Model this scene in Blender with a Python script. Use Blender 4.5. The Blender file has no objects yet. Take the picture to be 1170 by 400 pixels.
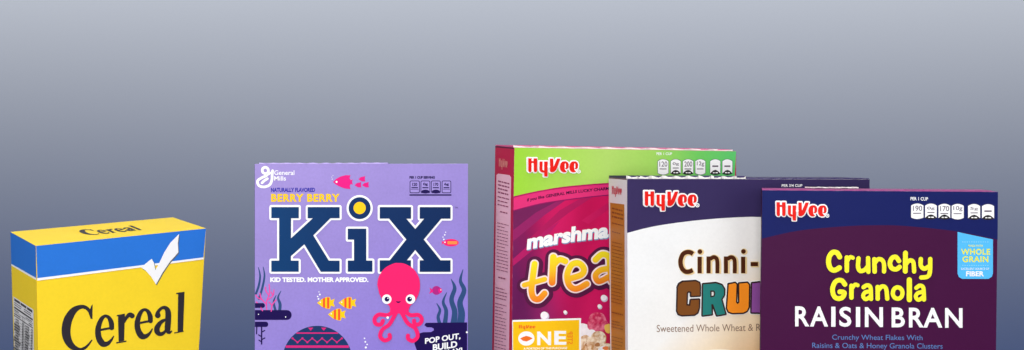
import bpy, bmesh, math, random
from mathutils import Vector, Matrix
from mathutils.geometry import tessellate_polygon
random.seed(7)
scene = bpy.context.scene
COL = scene.collection
R = math.radians
F, CX, HY, CAMZ = 1084.0, 585.0, 100.0, 0.36      # focal length (photo px), centre column, horizon row, eye height above the table
CAM = Vector((0, 0, CAMZ))

# ------------------------------------------------------------------ colour and materials
def lin(v):
    v /= 255.0
    return v / 12.92 if v <= 0.04045 else ((v + 0.055) / 1.055) ** 2.4
def rgb(c):
    return tuple(min(0.93, lin(x)) for x in c) + (1,)

def base_mat(name, rough=0.48, spec=0.10, grain=0.035, bump=0.05):
    """printed card: returns (material, nodes, links, socket that takes the colour)"""
    m = bpy.data.materials.new(name); m.use_nodes = True
    n, l = m.node_tree.nodes, m.node_tree.links
    b = n['Principled BSDF']
    b.inputs['Roughness'].default_value = rough
    b.inputs['Specular IOR Level'].default_value = spec
    tc = n.new('ShaderNodeTexCoord')
    ns = n.new('ShaderNodeTexNoise'); ns.inputs['Scale'].default_value = 420; ns.inputs['Detail'].default_value = 4
    l.new(tc.outputs['Object'], ns.inputs['Vector'])
    ns2 = n.new('ShaderNodeTexNoise'); ns2.inputs['Scale'].default_value = 34; ns2.inputs['Detail'].default_value = 3
    l.new(tc.outputs['Object'], ns2.inputs['Vector'])
    ad = n.new('ShaderNodeMath'); ad.operation = 'ADD'
    l.new(ns.outputs['Fac'], ad.inputs[0]); l.new(ns2.outputs['Fac'], ad.inputs[1])
    mr = n.new('ShaderNodeMapRange'); mr.inputs['From Min'].default_value = 0.6; mr.inputs['From Max'].default_value = 1.4
    mr.inputs['To Min'].default_value = 1 - grain; mr.inputs['To Max'].default_value = 1 + grain
    l.new(ad.outputs[0], mr.inputs['Value'])
    hs = n.new('ShaderNodeHueSaturation')
    l.new(mr.outputs['Result'], hs.inputs['Value'])
    l.new(hs.outputs['Color'], b.inputs['Base Color'])
    # board is never dead flat: slow warps and a fine paper tooth
    nb = n.new('ShaderNodeTexNoise'); nb.inputs['Scale'].default_value = 16; nb.inputs['Detail'].default_value = 2
    l.new(tc.outputs['Object'], nb.inputs['Vector'])
    bp = n.new('ShaderNodeBump'); bp.inputs['Strength'].default_value = bump * 3; bp.inputs['Distance'].default_value = 0.004
    l.new(nb.outputs['Fac'], bp.inputs['Height'])
    bp2 = n.new('ShaderNodeBump'); bp2.inputs['Strength'].default_value = bump; bp2.inputs['Distance'].default_value = 0.0006
    l.new(ns.outputs['Fac'], bp2.inputs['Height']); l.new(bp.outputs['Normal'], bp2.inputs['Normal'])
    l.new(bp2.outputs['Normal'], b.inputs['Normal'])
    return m, n, l, hs.inputs['Color'], tc

_cache = {}
def mat(name, c, **k):
    key = (name, c)
    if key in _cache: return _cache[key]
    m, n, l, s, tc = base_mat(name, **k)
    s.default_value = rgb(c)
    _cache[key] = m
    return m

def grad_mat(name, p0, p1, stops, **k):
    """printed colour blend running from local point p0 to local point p1"""
    m, n, l, s, tc = base_mat(name, **k)
    d = p1 - p0
    vs = n.new('ShaderNodeVectorMath'); vs.operation = 'SUBTRACT'; vs.inputs[1].default_value = p0
    l.new(tc.outputs['Object'], vs.inputs[0])
    vd = n.new('ShaderNodeVectorMath'); vd.operation = 'DOT_PRODUCT'; vd.inputs[1].default_value = d / d.length_squared
    l.new(vs.outputs[0], vd.inputs[0])
    cr = n.new('ShaderNodeValToRGB')
    e = cr.color_ramp.elements
    e[0].position, e[0].color = stops[0][0], rgb(stops[0][1])
    e[1].position, e[1].color = stops[-1][0], rgb(stops[-1][1])
    for pos, c in stops[1:-1]:
        x = e.new(pos); x.color = rgb(c)
    l.new(vd.outputs['Value'], cr.inputs['Fac']); l.new(cr.outputs['Color'], s)
    return m, n, l, s, tc, vd, cr

def worn_mat(name, c):
    m, n, l, s, tc = base_mat(name, rough=.6, spec=.1)
    ns = n.new('ShaderNodeTexNoise'); ns.inputs['Scale'].default_value = 130; ns.inputs['Detail'].default_value = 5
    cr = n.new('ShaderNodeValToRGB'); e = cr.color_ramp.elements
    e[0].position, e[0].color = .48, rgb(c); e[1].position, e[1].color = .72, rgb(tuple(x + (232 - x) * .6 for x in c))
    l.new(tc.outputs['Object'], ns.inputs['Vector']); l.new(ns.outputs['Fac'], cr.inputs['Fac']); l.new(cr.outputs['Color'], s)
    return m

# ------------------------------------------------------------------ drawing helpers (flat print in picture units)
def ray(px, py):
    return Vector(((px - CX) / F, 1.0, -(py - HY) / F))

def smooth(pts, n=6):
    """Catmull-Rom through points (x, y, w)"""
    if len(pts) < 3: return pts
    P = [pts[0]] + list(pts) + [pts[-1]]
    out = []
    for i in range(1, len(P) - 2):
        a, b, c, d = P[i - 1], P[i], P[i + 1], P[i + 2]
        for k in range(n):
            t = k / n
            out.append(tuple(0.5 * (2 * b[j] + (c[j] - a[j]) * t + (2 * a[j] - 5 * b[j] + 4 * c[j] - d[j]) * t * t
                                    + (3 * b[j] - a[j] - 3 * c[j] + d[j]) * t ** 3) for j in range(3)))
    out.append(tuple(P[-2]))
    return out

class Zoom:
    """turns measurements made on an enlarged crop into picture units"""
    def __init__(s, ox, oy, k): s.ox, s.oy, s.k = ox, oy, k
    def p(s, x, y): return (s.ox + x / s.k, s.oy + y / s.k)
    def pts(s, L): return [s.p(*q[:2]) for q in L]
    def st(s, L, w=None):
        return [(s.ox + q[0] / s.k, s.oy + q[1] / s.k, (q[2] if len(q) > 2 else w) / s.k) for q in L]
    def r(s, x0, y0, x1, y1): return (*s.p(x0, y0), *s.p(x1, y1))

_fonts = {}
def font_mesh(txt, bold, space=1.0):
    key = (txt, bold, space)
    if key not in _fonts:
        c = bpy.data.curves.new('lettering', 'FONT'); c.body = txt; c.size = 1; c.offset = bold
        c.resolution_u = 4; c.dimensions = '2D'; c.fill_mode = 'FRONT'; c.space_character = space
        o = bpy.data.objects.new('lettering', c); COL.objects.link(o)
        dg = bpy.context.evaluated_depsgraph_get(); dg.update()
        me = bpy.data.meshes.new_from_object(o.evaluated_get(dg))
        V = [(v.co.x, v.co.y) for v in me.vertices]; Fa = [tuple(p.vertices) for p in me.polygons]
        bpy.data.objects.remove(o); bpy.data.curves.remove(c); bpy.data.meshes.remove(me)
        x0 = min(v[0] for v in V); x1 = max(v[0] for v in V); y0 = min(v[1] for v in V); y1 = max(v[1] for v in V)
        V = [((x - x0) / (x1 - x0), (y - y0) / (y1 - y0)) for x, y in V]
        _fonts[key] = (V, Fa)
    return _fonts[key]

class Plane:
    """a face of a box: sends picture points to the box's own coordinates"""
    def __init__(s, origin, normal, inv):
        s.o, s.n, s.inv = origin, normal.normalized(), inv
    def __call__(s, px, py, off=0.0):
        d = ray(px, py)
        t = (s.o - CAM).dot(s.n) / d.dot(s.n)
        return s.inv @ (CAM + d * t + s.n * off)

class Art:
    """collects flat printed shapes on one face and links them as ONE mesh"""
    def __init__(s, plane, layer=1):
        s.pl, s.V, s.F, s.M, s.mats = plane, [], [], [], []
        s.off = 0.00012 + layer * 0.00008
    def mi(s, m):
        if m not in s.mats: s.mats.append(m)
        return s.mats.index(m)
    def add(s, m, pts, faces):
        b = len(s.V); s.off += 0.000012
        for p in pts: s.V.append(s.pl(p[0], p[1], s.off))
        k = s.mi(m)
        for f in faces: s.F.append([b + i for i in f]); s.M.append(k)
    def poly(s, m, outer, holes=()):
        loops = [[Vector((x, y, 0)) for x, y in lp] for lp in [outer, *holes]]
        tris = tessellate_polygon(loops)
        s.add(m, [(v.x, v.y) for lp in loops for v in lp], tris)
    def rect(s, m, x0, y0, x1, y1, slope=0.0):
        s.poly(m, [(x0, y0), (x1, y0 + slope * (x1 - x0)), (x1, y1 + slope * (x1 - x0)), (x0, y1)])
    def rrect(s, m, x0, y0, x1, y1, r):
        P = []
        for cx, cy, a in ((x1 - r, y0 + r, -90), (x1 - r, y1 - r, 0), (x0 + r, y1 - r, 90), (x0 + r, y0 + r, 180)):
            for k in range(5):
                t = R(a + k * 22.5); P.append((cx + r * math.cos(t), cy + r * math.sin(t)))
        s.poly(m, P)
    def disc(s, m, cx, cy, rx, ry=None, n=28):
        ry = rx if ry is None else ry
        s.add(m, [(cx + rx * math.cos(2 * math.pi * k / n), cy + ry * math.sin(2 * math.pi * k / n)) for k in range(n)], [list(range(n))])
    def ring(s, m, cx, cy, rx, ry, w, n=32):
        V = []
        for k in range(n):
            a = 2 * math.pi * k / n
            V += [(cx + (rx + w / 2) * math.cos(a), cy + (ry + w / 2) * math.sin(a)), (cx + (rx - w / 2) * math.cos(a), cy + (ry - w / 2) * math.sin(a))]
        s.add(m, V, [(2 * k, 2 * k + 1, (2 * k + 3) % (2 * n), (2 * k + 2) % (2 * n)) for k in range(n)])
    def stroke(s, m, pts, grow=0.0, cap=True, sm=True):
        P = smooth(pts) if sm else list(pts)
        P = [(x, y, w + grow) for x, y, w in P]
        V, Fa = [], []
        for i, (x, y, w) in enumerate(P):
            a = P[max(0, i - 1)]; b = P[min(len(P) - 1, i + 1)]
            dx, dy = b[0] - a[0], b[1] - a[1]; L = math.hypot(dx, dy) or 1e-9
            nx, ny = -dy / L * w / 2, dx / L * w / 2
            V += [(x + nx, y + ny), (x - nx, y - ny)]
        for i in range(len(P) - 1): Fa.append((2 * i, 2 * i + 1, 2 * i + 3, 2 * i + 2))
        s.add(m, V, Fa)
        if cap:
            for q in (P[0], P[-1]): s.disc(m, q[0], q[1], q[2] / 2, n=18)
    def outline(s, m, poly, w):
        n = len(poly)
        for i in range(n):
            a, b = poly[i], poly[(i + 1) % n]
            s.stroke(m, [(*a, w), (*b, w)], sm=False, cap=False); s.disc(m, a[0], a[1], w / 2, n=14)
    def text(s, m, txt, x0, y0, x1, y1, bold=0.0, slope=0.0, shear=0.0, space=1.0, warp=None):
        V, Fa = font_mesh(txt, bold, space)
        W, H = x1 - x0, y1 - y0
        P = []
        for u, v in V:
            x = x0 + u * W + shear * v * H; y = y1 - v * H + slope * u * W
            if warp: x, y = warp(x, y)
            P.append((x, y))
        s.add(m, P, Fa)
    def lines(s, m, x0, x1, y0, y1, step, th, slope=0.0, breaks=True):
        """lines of print too small to read"""
        y = y0
        while y < y1:
            x = x0; end = x1 - (random.random() * 0.35 * (x1 - x0) if random.random() < 0.3 else 0)
            while x < end - 0.4:
                w = min(random.uniform(1.6, 4.5), end - x)
                s.rect(m, x, y + slope * (x - x0), x + w, y + th + slope * (x - x0), slope)
                x += w + 0.55
            y += step * (1.7 if breaks and random.random() < 0.12 else 1)
    def build(s, name, parent, label=None):
        me = bpy.data.meshes.new(name)
        me.from_pydata([tuple(v) for v in s.V], [], s.F)
        for m in s.mats: me.materials.append(m)
        me.polygons.foreach_set('material_index', s.M)
        me.update()
        o = bpy.data.objects.new(name, me); COL.objects.link(o); o.parent = parent
        if label: o['label'] = label
        return o

# ------------------------------------------------------------------ a carton
class Carton:
    def __init__(s, label, D, yaw, TL, TR, L400, R400, back, back400, mats, back_right=None, depth=None, drop=0.0, bevel=0.0005):
        th = R(yaw)
        u = Vector((math.cos(th), math.sin(th), 0)); v = Vector((-math.sin(th), math.cos(th), 0))
        flt = CAM + ray(*TL) * D
        def hit(px, py, o, n):
            d = ray(px, py); return CAM + d * ((o - CAM).dot(n) / d.dot(n))
        def to_table(a, b): return a + (b - a) * (a.z / (a.z - b.z))
        nf = -v
        frt = hit(*TR, flt, nf)
        flb = to_table(flt, hit(L400, 400, flt, nf)); frb = to_table(frt, hit(R400, 400, flt, nf))
        if depth: blt = flt + v * depth + Vector((0, 0, -drop))
        else: blt = hit(*back, flt, -u)
        ns = (flb - flt).cross(blt - flt).normalized()
        if ns.dot(u) > 0: ns = -ns
        if back400: blb = to_table(blt, hit(back400, 400, flt, ns))
        else: blb = flb + v * (depth or (blt - flt).dot(v))
        nt = (frt - flt).cross(blt - flt).normalized()
        if nt.z < 0: nt = -nt
        if back_right: brt = hit(*back_right, flt, nt)
        else:
            brt = frt + (blt - flt)
        brb = frb + (blb - flb)
        base = (flb + frb + blb + brb) / 4; base.z = 0
        s.root = bpy.data.objects.new('cereal_box', None); COL.objects.link(s.root)
        s.root.empty_display_size = 0.05
        s.root.location = base; s.root.rotation_euler = (0, 0, th)
        s.root['label'] = label; s.root['category'] = 'cereal box'; s.root['group'] = 'cereal boxes standing in a row'
        s.inv = (Matrix.Translation(base) @ Matrix.Rotation(th, 4, 'Z')).inverted()
        s.front = Plane(flt, nf, s.inv); s.side = Plane(flt, ns, s.inv); s.top = Plane(flt, nt, s.inv)
        s.c = {k: s.inv @ p for k, p in dict(flt=flt, frt=frt, flb=flb, frb=frb, blt=blt, brt=brt, blb=blb, brb=brb).items()}
        s.depth = (blt - flt).dot(v)
        print('carton', label[:30], 'W %.3f H %.3f D %.3f' % ((frt - flt).length, flt.z, s.depth), 'brt px',
              [round(CX + F * brt.x / brt.y, 1), round(HY + F * (CAMZ - brt.z) / brt.y, 1)])
        # the folded board itself, edges slightly rounded
        bm = bmesh.new(); q = {k: bm.verts.new(p) for k, p in s.c.items()}
        for mi, names in ((0, ('flt', 'frt', 'frb', 'flb')), (1, ('flt', 'flb', 'blb', 'blt')), (2, ('flt', 'blt', 'brt', 'frt')),
                          (1, ('frt', 'brt', 'brb', 'frb')), (0, ('blt', 'blb', 'brb', 'brt')), (1, ('flb', 'frb', 'brb', 'blb'))):
            f = bm.faces.new([q[k] for k in names]); f.material_index = mi
        bmesh.ops.recalc_face_normals(bm, faces=bm.faces)
        bmesh.ops.bevel(bm, geom=list(bm.edges), offset=bevel, segments=2, profile=0.6, affect='EDGES', material=3)
        me = bpy.data.meshes.new('carton_body'); bm.to_mesh(me); bm.free()
        for m in mats: me.materials.append(m)
        s.body = bpy.data.objects.new('carton_body', me); COL.objects.link(s.body); s.body.parent = s.root
    def face(s, key, inset, mats_fn):
        pass
    def sheet(s, names, inset=0.00012):
        """corner points of a face drawn in by the edge rounding, in box coordinates"""
        P = [s.c[k] for k in names]; c = sum(P, Vector()) / 4
        out = []
        n = len(P)
        for i in range(n):
            a, b, d = P[i], P[i - 1], P[(i + 1) % n]
            out.append(a + (b - a).normalized() * inset + (d - a).normalized() * inset)
        return out
    def to_px(s, p):
        w = s.inv.inverted() @ p
        return (CX + F * w.x / w.y, HY + F * (CAMZ - w.z) / w.y)
    def front_quad(s): return [s.to_px(p) for p in s.sheet(('flt', 'frt', 'frb', 'flb'))]
    def side_quad(s): return [s.to_px(p) for p in s.sheet(('blt', 'flt', 'flb', 'blb'))]
    def flap(s, m_top, m_edge, thick, wave, name='top_flap', t0=0.0, t1=1.0, s0=0.0, s1=1.0, n=46, seed=1, lift=0.0001):
        """glued closing flap lying on the box top, its front edge torn into small waves"""
        rnd = random.Random(seed)
        flt, frt, blt, brt = s.c['flt'], s.c['frt'], s.c['blt'], s.c['brt']
        def at(a, b): return (flt.lerp(frt, a)).lerp(blt.lerp(brt, a), b)
        up = (frt - flt).cross(blt - flt).normalized()
        if up.z < 0: up = -up
        ring = []
        for k in range(n + 1):
            a = s0 + (s1 - s0) * k / n
            ring.append((at(a, t0 + wave * (0.5 + 0.5 * math.sin(k * 1.35 + rnd.random())) ), thick * (0.7 + 0.3 * math.sin(k * 1.35 + 1.2) + rnd.uniform(-.1, .1))))
        ring += [(at(s1, t1), thick * .6), (at(s0, t1), thick * .6)]
        bm = bmesh.new()
        lo = [bm.verts.new(p + up * lift) for p, h in ring]; hi = [bm.verts.new(p + up * (lift + h)) for p, h in ring]
        c = bm.verts.new(at((s0 + s1) / 2, (t0 + t1) / 2) + up * (lift + thick * .6))
        N = len(ring)
        for i in range(N):
            j = (i + 1) % N
            f = bm.faces.new((lo[i], lo[j], hi[j], hi[i])); f.material_index = 1 if i < n else 0
            f = bm.faces.new((hi[i], hi[j], c)); f.material_index = 0
        me = bpy.data.meshes.new(name); bm.to_mesh(me); bm.free()
        me.materials.append(m_top); me.materials.append(m_edge)
        o = bpy.data.objects.new(name, me); COL.objects.link(o); o.parent = s.root
        return o

WHITE = mat('white_print', (246, 246, 247), grain=.02); RED = mat('red_print', (228, 28, 20))
RAW = mat('raw_white_board', (236, 233, 230), rough=0.7, spec=0.2)
BLACK = mat('black_print', (30, 26, 30))

# ------------------------------------------------------------------ recurring printed marks
def store_logo(plane, parent, x0, y0, x1, y1, slope=0.0, red=RED, white=WHITE, outline=True, name='brand_logo', layer=3):
    sx, sy = (x1 - x0) / 760.0, (y1 - y0) / 290.0
    k = (sx + sy) / 2
    def T(L): return [(x0 + (x - 70) * sx, y0 + (y - 55) * sy + slope * (x - 70) * sx) for x, y in L]
    def S(L): return [(x0 + (x - 70) * sx, y0 + (y - 55) * sy + slope * (x - 70) * sx, w * k) for x, y, w in L]
    polys = [[(90, 74), (138, 74), (138, 112), (166, 112), (166, 74), (216, 74), (214, 252), (204, 270), (184, 270), (168, 256), (166, 142), (138, 142), (138, 252), (128, 270), (108, 270), (92, 254)],
             [(248, 118), (292, 118), (290, 236), (312, 248), (312, 118), (362, 118), (360, 332), (316, 332), (312, 276), (284, 274), (262, 262), (248, 240)],
             [(394, 76), (440, 76), (444, 190), (494, 76), (540, 76), (490, 216), (468, 252), (440, 270), (410, 270), (394, 256)]]
    for dx in (0, 132):
        polys.append([(x + dx, y) for x, y in [(592, 114), (564, 120), (542, 146), (532, 188), (538, 234), (556, 260), (584, 271), (614, 269), (626, 256), (612, 246), (602, 228), (598, 190), (601, 150), (609, 141), (616, 156), (616, 206), (604, 212), (612, 226), (634, 224), (652, 206), (656, 160), (642, 128), (618, 114)]])
    a = Art(plane, layer)
    if outline:
        for p in polys: a.outline(white, T(p), 36 * k)
        a.poly(white, T([(110, 80), (200, 80), (200, 265), (110, 265)])); a.poly(white, T([(262, 125), (345, 125), (345, 262), (262, 262)])); a.poly(white, T([(410, 90), (520, 90), (450, 262), (410, 262)]))
        for dx in (0, 132): a.poly(white, T([(555 + dx, 130), (640 + dx, 130), (632 + dx, 256), (560 + dx, 250)]))
    for p in polys: a.poly(red, T(p))
    if outline:
        a.ring(white, *T([(796, 258)])[0], 22 * k, 22 * k, 12 * k); a.disc(white, *T([(796, 258)])[0], 9 * k)
        a.disc(white, *T([(378, 190)])[0], 20 * sx, 24 * sy)
    return a.build(name, parent)

def tombstone(plane, parent, x0, y0, x1, y1, kind, number=None, small=None, layer=3):
    """white nutrition badge, dark foot on some"""
    a = Art(plane, layer)
    w, h = x1 - x0, y1 - y0
    def shape(g):
        P = [(x0 - g, y1 - h * .10), (x0 - g, y0 + h * .13)]
        P += [(x0 - g + (w + 2 * g) * t, y0 - g + h * .13 * (2 * t - 1) ** 2) for t in (0.08, .2, .35, .5, .65, .8, .92)]
        P += [(x1 + g, y0 + h * .13), (x1 + g, y1 - h * .10)]
        P += [(x1 + g - (w + 2 * g) * t, y1 + g - h * .10 * (2 * t - 1) ** 2) for t in (.08, .25, .5, .75, .92)]
        return P
    a.poly(mat('badge_edge_print', (60, 55, 90)), shape(0.45))
    a.poly(WHITE, shape(0))
    if kind:
        a.poly(BLACK, [(x0, y1 - h * .08)] + [(x0 + w * t, y1 - h * (.08 + .23 * math.sin(math.pi * t))) for t in (.15, .3, .5, .7, .85)] + [(x1, y1 - h * .08)]
               + [(x1 - w * t, y1 + 0.3 - h * .10 * (2 * t - 1) ** 2) for t in (.1, .3, .5, .7, .9)])
        a.rect(WHITE, x0 + w * .27, y1 - h * .16, x0 + w * .45, y1 - h * .09); a.rect(WHITE, x0 + w * .52, y1 - h * .16, x0 + w * .75, y1 - h * .09)
    ink = mat('badge_ink', (104, 92, 108))
    if number and len(number) == 3:
        a.text(ink, number, x0 + w * .14, y0 + h * .14, x1 - w * .1, y0 + h * .48, bold=0.01)
        a.rect(ink, x0 + w * .16, y0 + h * .60, x0 + w * .82, y0 + h * .66)
    elif number:
        ww = .16 * len(number)
        a.text(ink, number, x0 + w * (.5 - ww), y0 + h * .2, x0 + w * (.5 + ww), y0 + h * .42, bold=0.01)
        a.rect(ink, x0 + w * .2, y0 + h * .54, x1 - w * .2, y0 + h * .60)
    else:
        a.rect(ink, x0 + w * .2, y0 + h * .4, x0 + w * .8, y0 + h * .5)
    return a.build('nutrition_badge', parent)

# ================================================================== 1: yellow and blue carton
YEL, BLU = (255, 213, 46), (44, 118, 214)
yel, blu = mat('yellow_print', YEL), mat('blue_print', BLU)
edge1 = mat('yellow_edge', (250, 208, 60))
b1 = Carton('yellow and blue cereal box with a white tick, turned to show its top and side',
            0.80, 41.0, (41.0, 280.8), (235.4, 260.9), 43.3, 227.2, (12.0, 265.0), 16.0,
            [yel, yel, yel, edge1], back_right=(197.5, 248.3), bevel=0.00012)
pen = mat('charcoal_print', (48, 44, 50))
q = b1.front_quad()
a = Art(b1.front, 0)
lf = lambda y: 41.0 + (43.3 - 41.0) * (y - 280.8) / 119.2
rt = lambda y: 235.4 + (227.2 - 235.4) * (y - 261) / 139.0
a.poly(yel, q)
a.poly(mat('band_shade_print', (214, 176, 60)), [(lf(319) + .9, 321.6), (rt(296) - .9, 297.2), (rt(296) - .9, 296.2), (lf(319) + .9, 320.6)])
a.poly(WHITE, [(lf(319) + .9, 317.8), (rt(296) - .9, 294.0), (rt(296) - .9, 296.3), (lf(319) + .9, 320.7)])
a.poly(blu, [q[0], q[1], (rt(296) - .9, 294.1), (lf(319) + .9, 317.9)])
fp = a.build('front_panel', b1.root)
Z = Zoom(60, 325, 5.335)
def cereal_letters(add_stroke, add_poly):
    add_stroke([(234, 196, 10), (226, 166, 16), (204, 142, 19), (170, 137, 22), (128, 160, 38), (94, 215, 50), (82, 280, 52), (92, 338, 46), (122, 380, 34), (165, 398, 20), (205, 380, 13), (239, 340, 5)])
    add_poly([(236, 130), (244, 120), (243, 211), (231, 209), (222, 165)])
    def e(ox, oy, k):
        T = lambda L: [(ox + (x - 262) * k, oy + (y - 185) * k, w * k) for x, y, w in L]
        add_stroke(T([(360, 264, 27), (357, 232, 28), (342, 202, 20), (318, 193, 16), (294, 217, 24), (277, 270, 31), (281, 322, 34), (304, 360, 36), (334, 360, 24), (358, 338, 12), (371, 316, 5)]))
        add_stroke(T([(283, 279, 11), (366, 263, 11)]))
    e(262, 185, 1.0); e(502, 146, 0.96)
    add_poly([(398, 192), (440, 179), (435, 342), (402, 349)])
    add_poly([(390, 194), (392, 186), (440, 177), (440, 190)]); add_poly([(387, 360), (387, 352), (449, 341), (449, 350)])
    add_stroke([(433, 232, 12), (450, 200, 18), (470, 184, 24), (484, 191, 28)])
    add_stroke([(640, 188, 32), (643, 165, 18), (664, 144, 16), (688, 143, 22), (703, 168, 31), (703, 225, 33), (700, 276, 31), (711, 294, 14), (724, 284, 5)])
    add_stroke([(692, 212, 12), (660, 229, 20), (637, 262, 30), (637, 288, 30), (655, 302, 22), (678, 293, 16), (696, 268, 10)])
    add_poly([(764, 58), (803, 46), (794, 284), (761, 291)])
    add_poly([(752, 58), (752, 51), (803, 44), (790, 62)]); add_poly([(740, 299), (740, 292), (797, 281), (797, 288)])
a = Art(b1.front, 2)
cereal_letters(lambda L: a.stroke(pen, Z.st(L), grow=.55), lambda L: a.poly(pen, Z.pts(L)))
a.build('title_lettering', fp)
chk = [(161.3, 305.8), (167, 300.5), (173.2, 295.7), (175.6, 300), (177.4, 308.4), (180.6, 303), (187.6, 288.2), (194.5, 277.4), (204.4, 267.3), (203.0, 278), (203.6, 288.3), (193.6, 299.5), (185.8, 311), (178.0, 325.0), (172.5, 316), (166.5, 309.2)]
a = Art(b1.front, 3)
a.poly(mat('tick_shade_print', (96, 104, 108)), [(x + .9, y + 1.1) for x, y in chk]); a.poly(WHITE, chk)
a.build('tick_mark', fp)
# side panel with the nutrition table
qs = b1.side_quad()
a = Art(b1.side, 0)
a.poly(yel, qs)
lb = lambda y: qs[0][0] + (16.0 - 12.0) * (y - 265) / 135.0
lfs = lambda y: qs[1][0] + (43.3 - 41.0) * (y - 281) / 119.2
a.poly(WHITE, [(lb(302), 301.4), (lfs(319), 317.6), (lfs(319), 320.2), (lb(303), 303.4)])
a.poly(blu, [qs[0], qs[1], (lfs(319), 317.7), (lb(302), 301.5)])
sp = a.build('side_panel', b1.root)
a = Art(b1.side, 2)
grey = mat('label_grey_print', (226, 224, 226)); ink = mat('label_ink', (58, 56, 60))
a.poly(grey, [(15.6, 338.6), (38.6, 353.8), (39.6, 440), (17.4, 424)])
sl = .68
def trow(yy, th, spans):
    for x0, x1 in spans: a.rect(ink, x0, yy + (x0 - 16.6) * sl, x1, yy + th + (x0 - 16.6) * sl, sl)
trow(340.6, 2.7, ((16.8, 23.2), (23.9, 30.5), (31.4, 37.4)))
for yy in (344.9, 347.2): trow(yy, .9, ((16.8, random.uniform(24, 27)), (27.8, 36)))
trow(349.9, 1.9, ((16.6, 38.0),)); trow(353.2, .9, ((16.8, 22), (30, 37))); trow(355.2, .5, ((16.6, 38.2),)); trow(357.2, 1.2, ((16.8, 24), (33.5, 37.4))); trow(359.6, 1.0, ((16.6, 38.2),))
yy = 362.4
while yy < 426:
    b = random.random() < .35
    trow(yy, 1.5 if b else 1.1, ((17.0 if b else 18.4, random.uniform(22, 25.5)), (26, 27.6), (29.6, random.uniform(33, 35)), (36.2, 38)))
    trow(yy + 1.9, .35, ((16.8, 38.4),))
    yy += 3.0
a.poly(ink, [(28.3, 361), (28.75, 361.3), (29.3, 432), (28.8, 431.8)])
a.build('nutrition_table', sp)
# the same word in perspective on the top
class TopMap:
    def __init__(s, c, s0, s1, t0, t1): s.c, s.r = c, (s0, s1, t0, t1)
a = Art(b1.top, 1)
def tp(x, y):
    yr = y + 0.17 * (x - 150)                     # undo the front's slant
    ss = .355 + (x - 55) / 750 * .33; tt = .72 - (yr - 122) / 276 * .40
    fx = 41.0 + (235.4 - 41.0) * ss; fy = 280.8 + (260.9 - 280.8) * ss
    bx = 12.0 + (197.5 - 12.0) * ss; by = 265.0 + (248.3 - 265.0) * ss
    return (fx + (bx - fx) * tt, fy + (by - fy) * tt)
def top_stroke(L):
    P = smooth(L, 4); V, Fa = [], []
    for i, (x, y, w) in enumerate(P):
        p0, p1 = P[max(0, i - 1)], P[min(len(P) - 1, i + 1)]
        dx, dy = p1[0] - p0[0], p1[1] - p0[1]; LL = math.hypot(dx, dy) or 1
        w = w * 1.35
        V += [tp(x - dy / LL * w / 2, y + dx / LL * w / 2), tp(x + dy / LL * w / 2, y - dx / LL * w / 2)]
    a.add(pen, V, [(2 * i, 2 * i + 1, 2 * i + 3, 2 * i + 2) for i in range(len(P) - 1)])
cereal_letters(top_stroke, lambda L: a.poly(pen, [tp(*p) for p in L]))
a.build('top_lettering', b1.body)

# ================================================================== 2: lavender carton with the sea picture
lav = mat('lavender_edge', (156, 139, 208))
b2 = Carton('flat-on lavender cereal box with a pink octopus, fishes and big navy letters',
            0.84, 3.4, (291.0, 187.3), (534.8, 187.0), 291.0, 534.6, None, None,
            [lav, lav, lav, worn_mat('lavender_worn_edge', (168, 152, 212))], depth=0.052, drop=0.0062)
p0, p1 = b2.front(291, 187), b2.front(535, 400)
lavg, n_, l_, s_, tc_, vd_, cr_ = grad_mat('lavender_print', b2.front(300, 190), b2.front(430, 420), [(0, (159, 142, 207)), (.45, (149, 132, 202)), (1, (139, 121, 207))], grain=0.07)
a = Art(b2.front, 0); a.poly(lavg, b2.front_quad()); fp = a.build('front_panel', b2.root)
a = Art(b2.side, 0); a.poly(lav, b2.side_quad()); a.build('side_panel', b2.root)
b2.flap(lav, mat('lavender_torn_edge', (190, 174, 228)), 0.0010, 0.03, s0=0.02, s1=0.62, seed=4, t0=0.0, t1=.8)
navyg = grad_mat('navy_letter_print', b2.front(308, 270), b2.front(516, 270), [(0, (0, 57, 108)), (.5, (0, 43, 94)), (1, (0, 36, 84))], grain=0.04)[0]
yel2 = mat('warm_yellow_print', (252, 200, 20)); pinkf = mat('fish_pink_print', (228, 24, 128)); plum = mat('deep_violet_print', (24, 6, 76))
slate = mat('slate_weed_print', (44, 74, 120)); octo = mat('coral_pink_print', (247, 30, 106)); teal = mat('deep_teal_print', (24, 52, 98))
indig = mat('indigo_print', (38, 36, 160))
# company mark
Z = Zoom(285, 180, 7.69)
a = Art(b2.front, 2)
a.stroke(WHITE, Z.st([(166, 128), (146, 142), (118, 130), (116, 100), (138, 86), (162, 98), (166, 128), (150, 158), (108, 178), (72, 206), (84, 246), (130, 258), (178, 240), (198, 195), (200, 150), (204, 116)], 23))
a.stroke(WHITE, Z.st([(112, 222), (128, 206), (158, 186)], 23)); a.stroke(WHITE, Z.st([(168, 150), (196, 128)], 14))
a.build('company_mark', fp)
a = Art(b2.front, 2)
a.text(WHITE, 'General', 313.4, 194.6, 336.4, 200.0, bold=0.012); a.text(WHITE, 'Mills', 313.4, 201.2, 326.8, 206.4, bold=0.012)
a.build('company_lettering', fp)
a = Art(b2.front, 2); a.text(indig, 'NATURALLY FLAVORED', 309.7, 214.5, 360, 219.4, bold=0.035); a.build('flavour_note', fp)
a = Art(b2.front, 2); a.text(yel2, 'BERRY BERRY', 309.8, 221.5, 388.2, 230.6, bold=0.045, space=1.12); a.build('flavour_lettering', fp)
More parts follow.
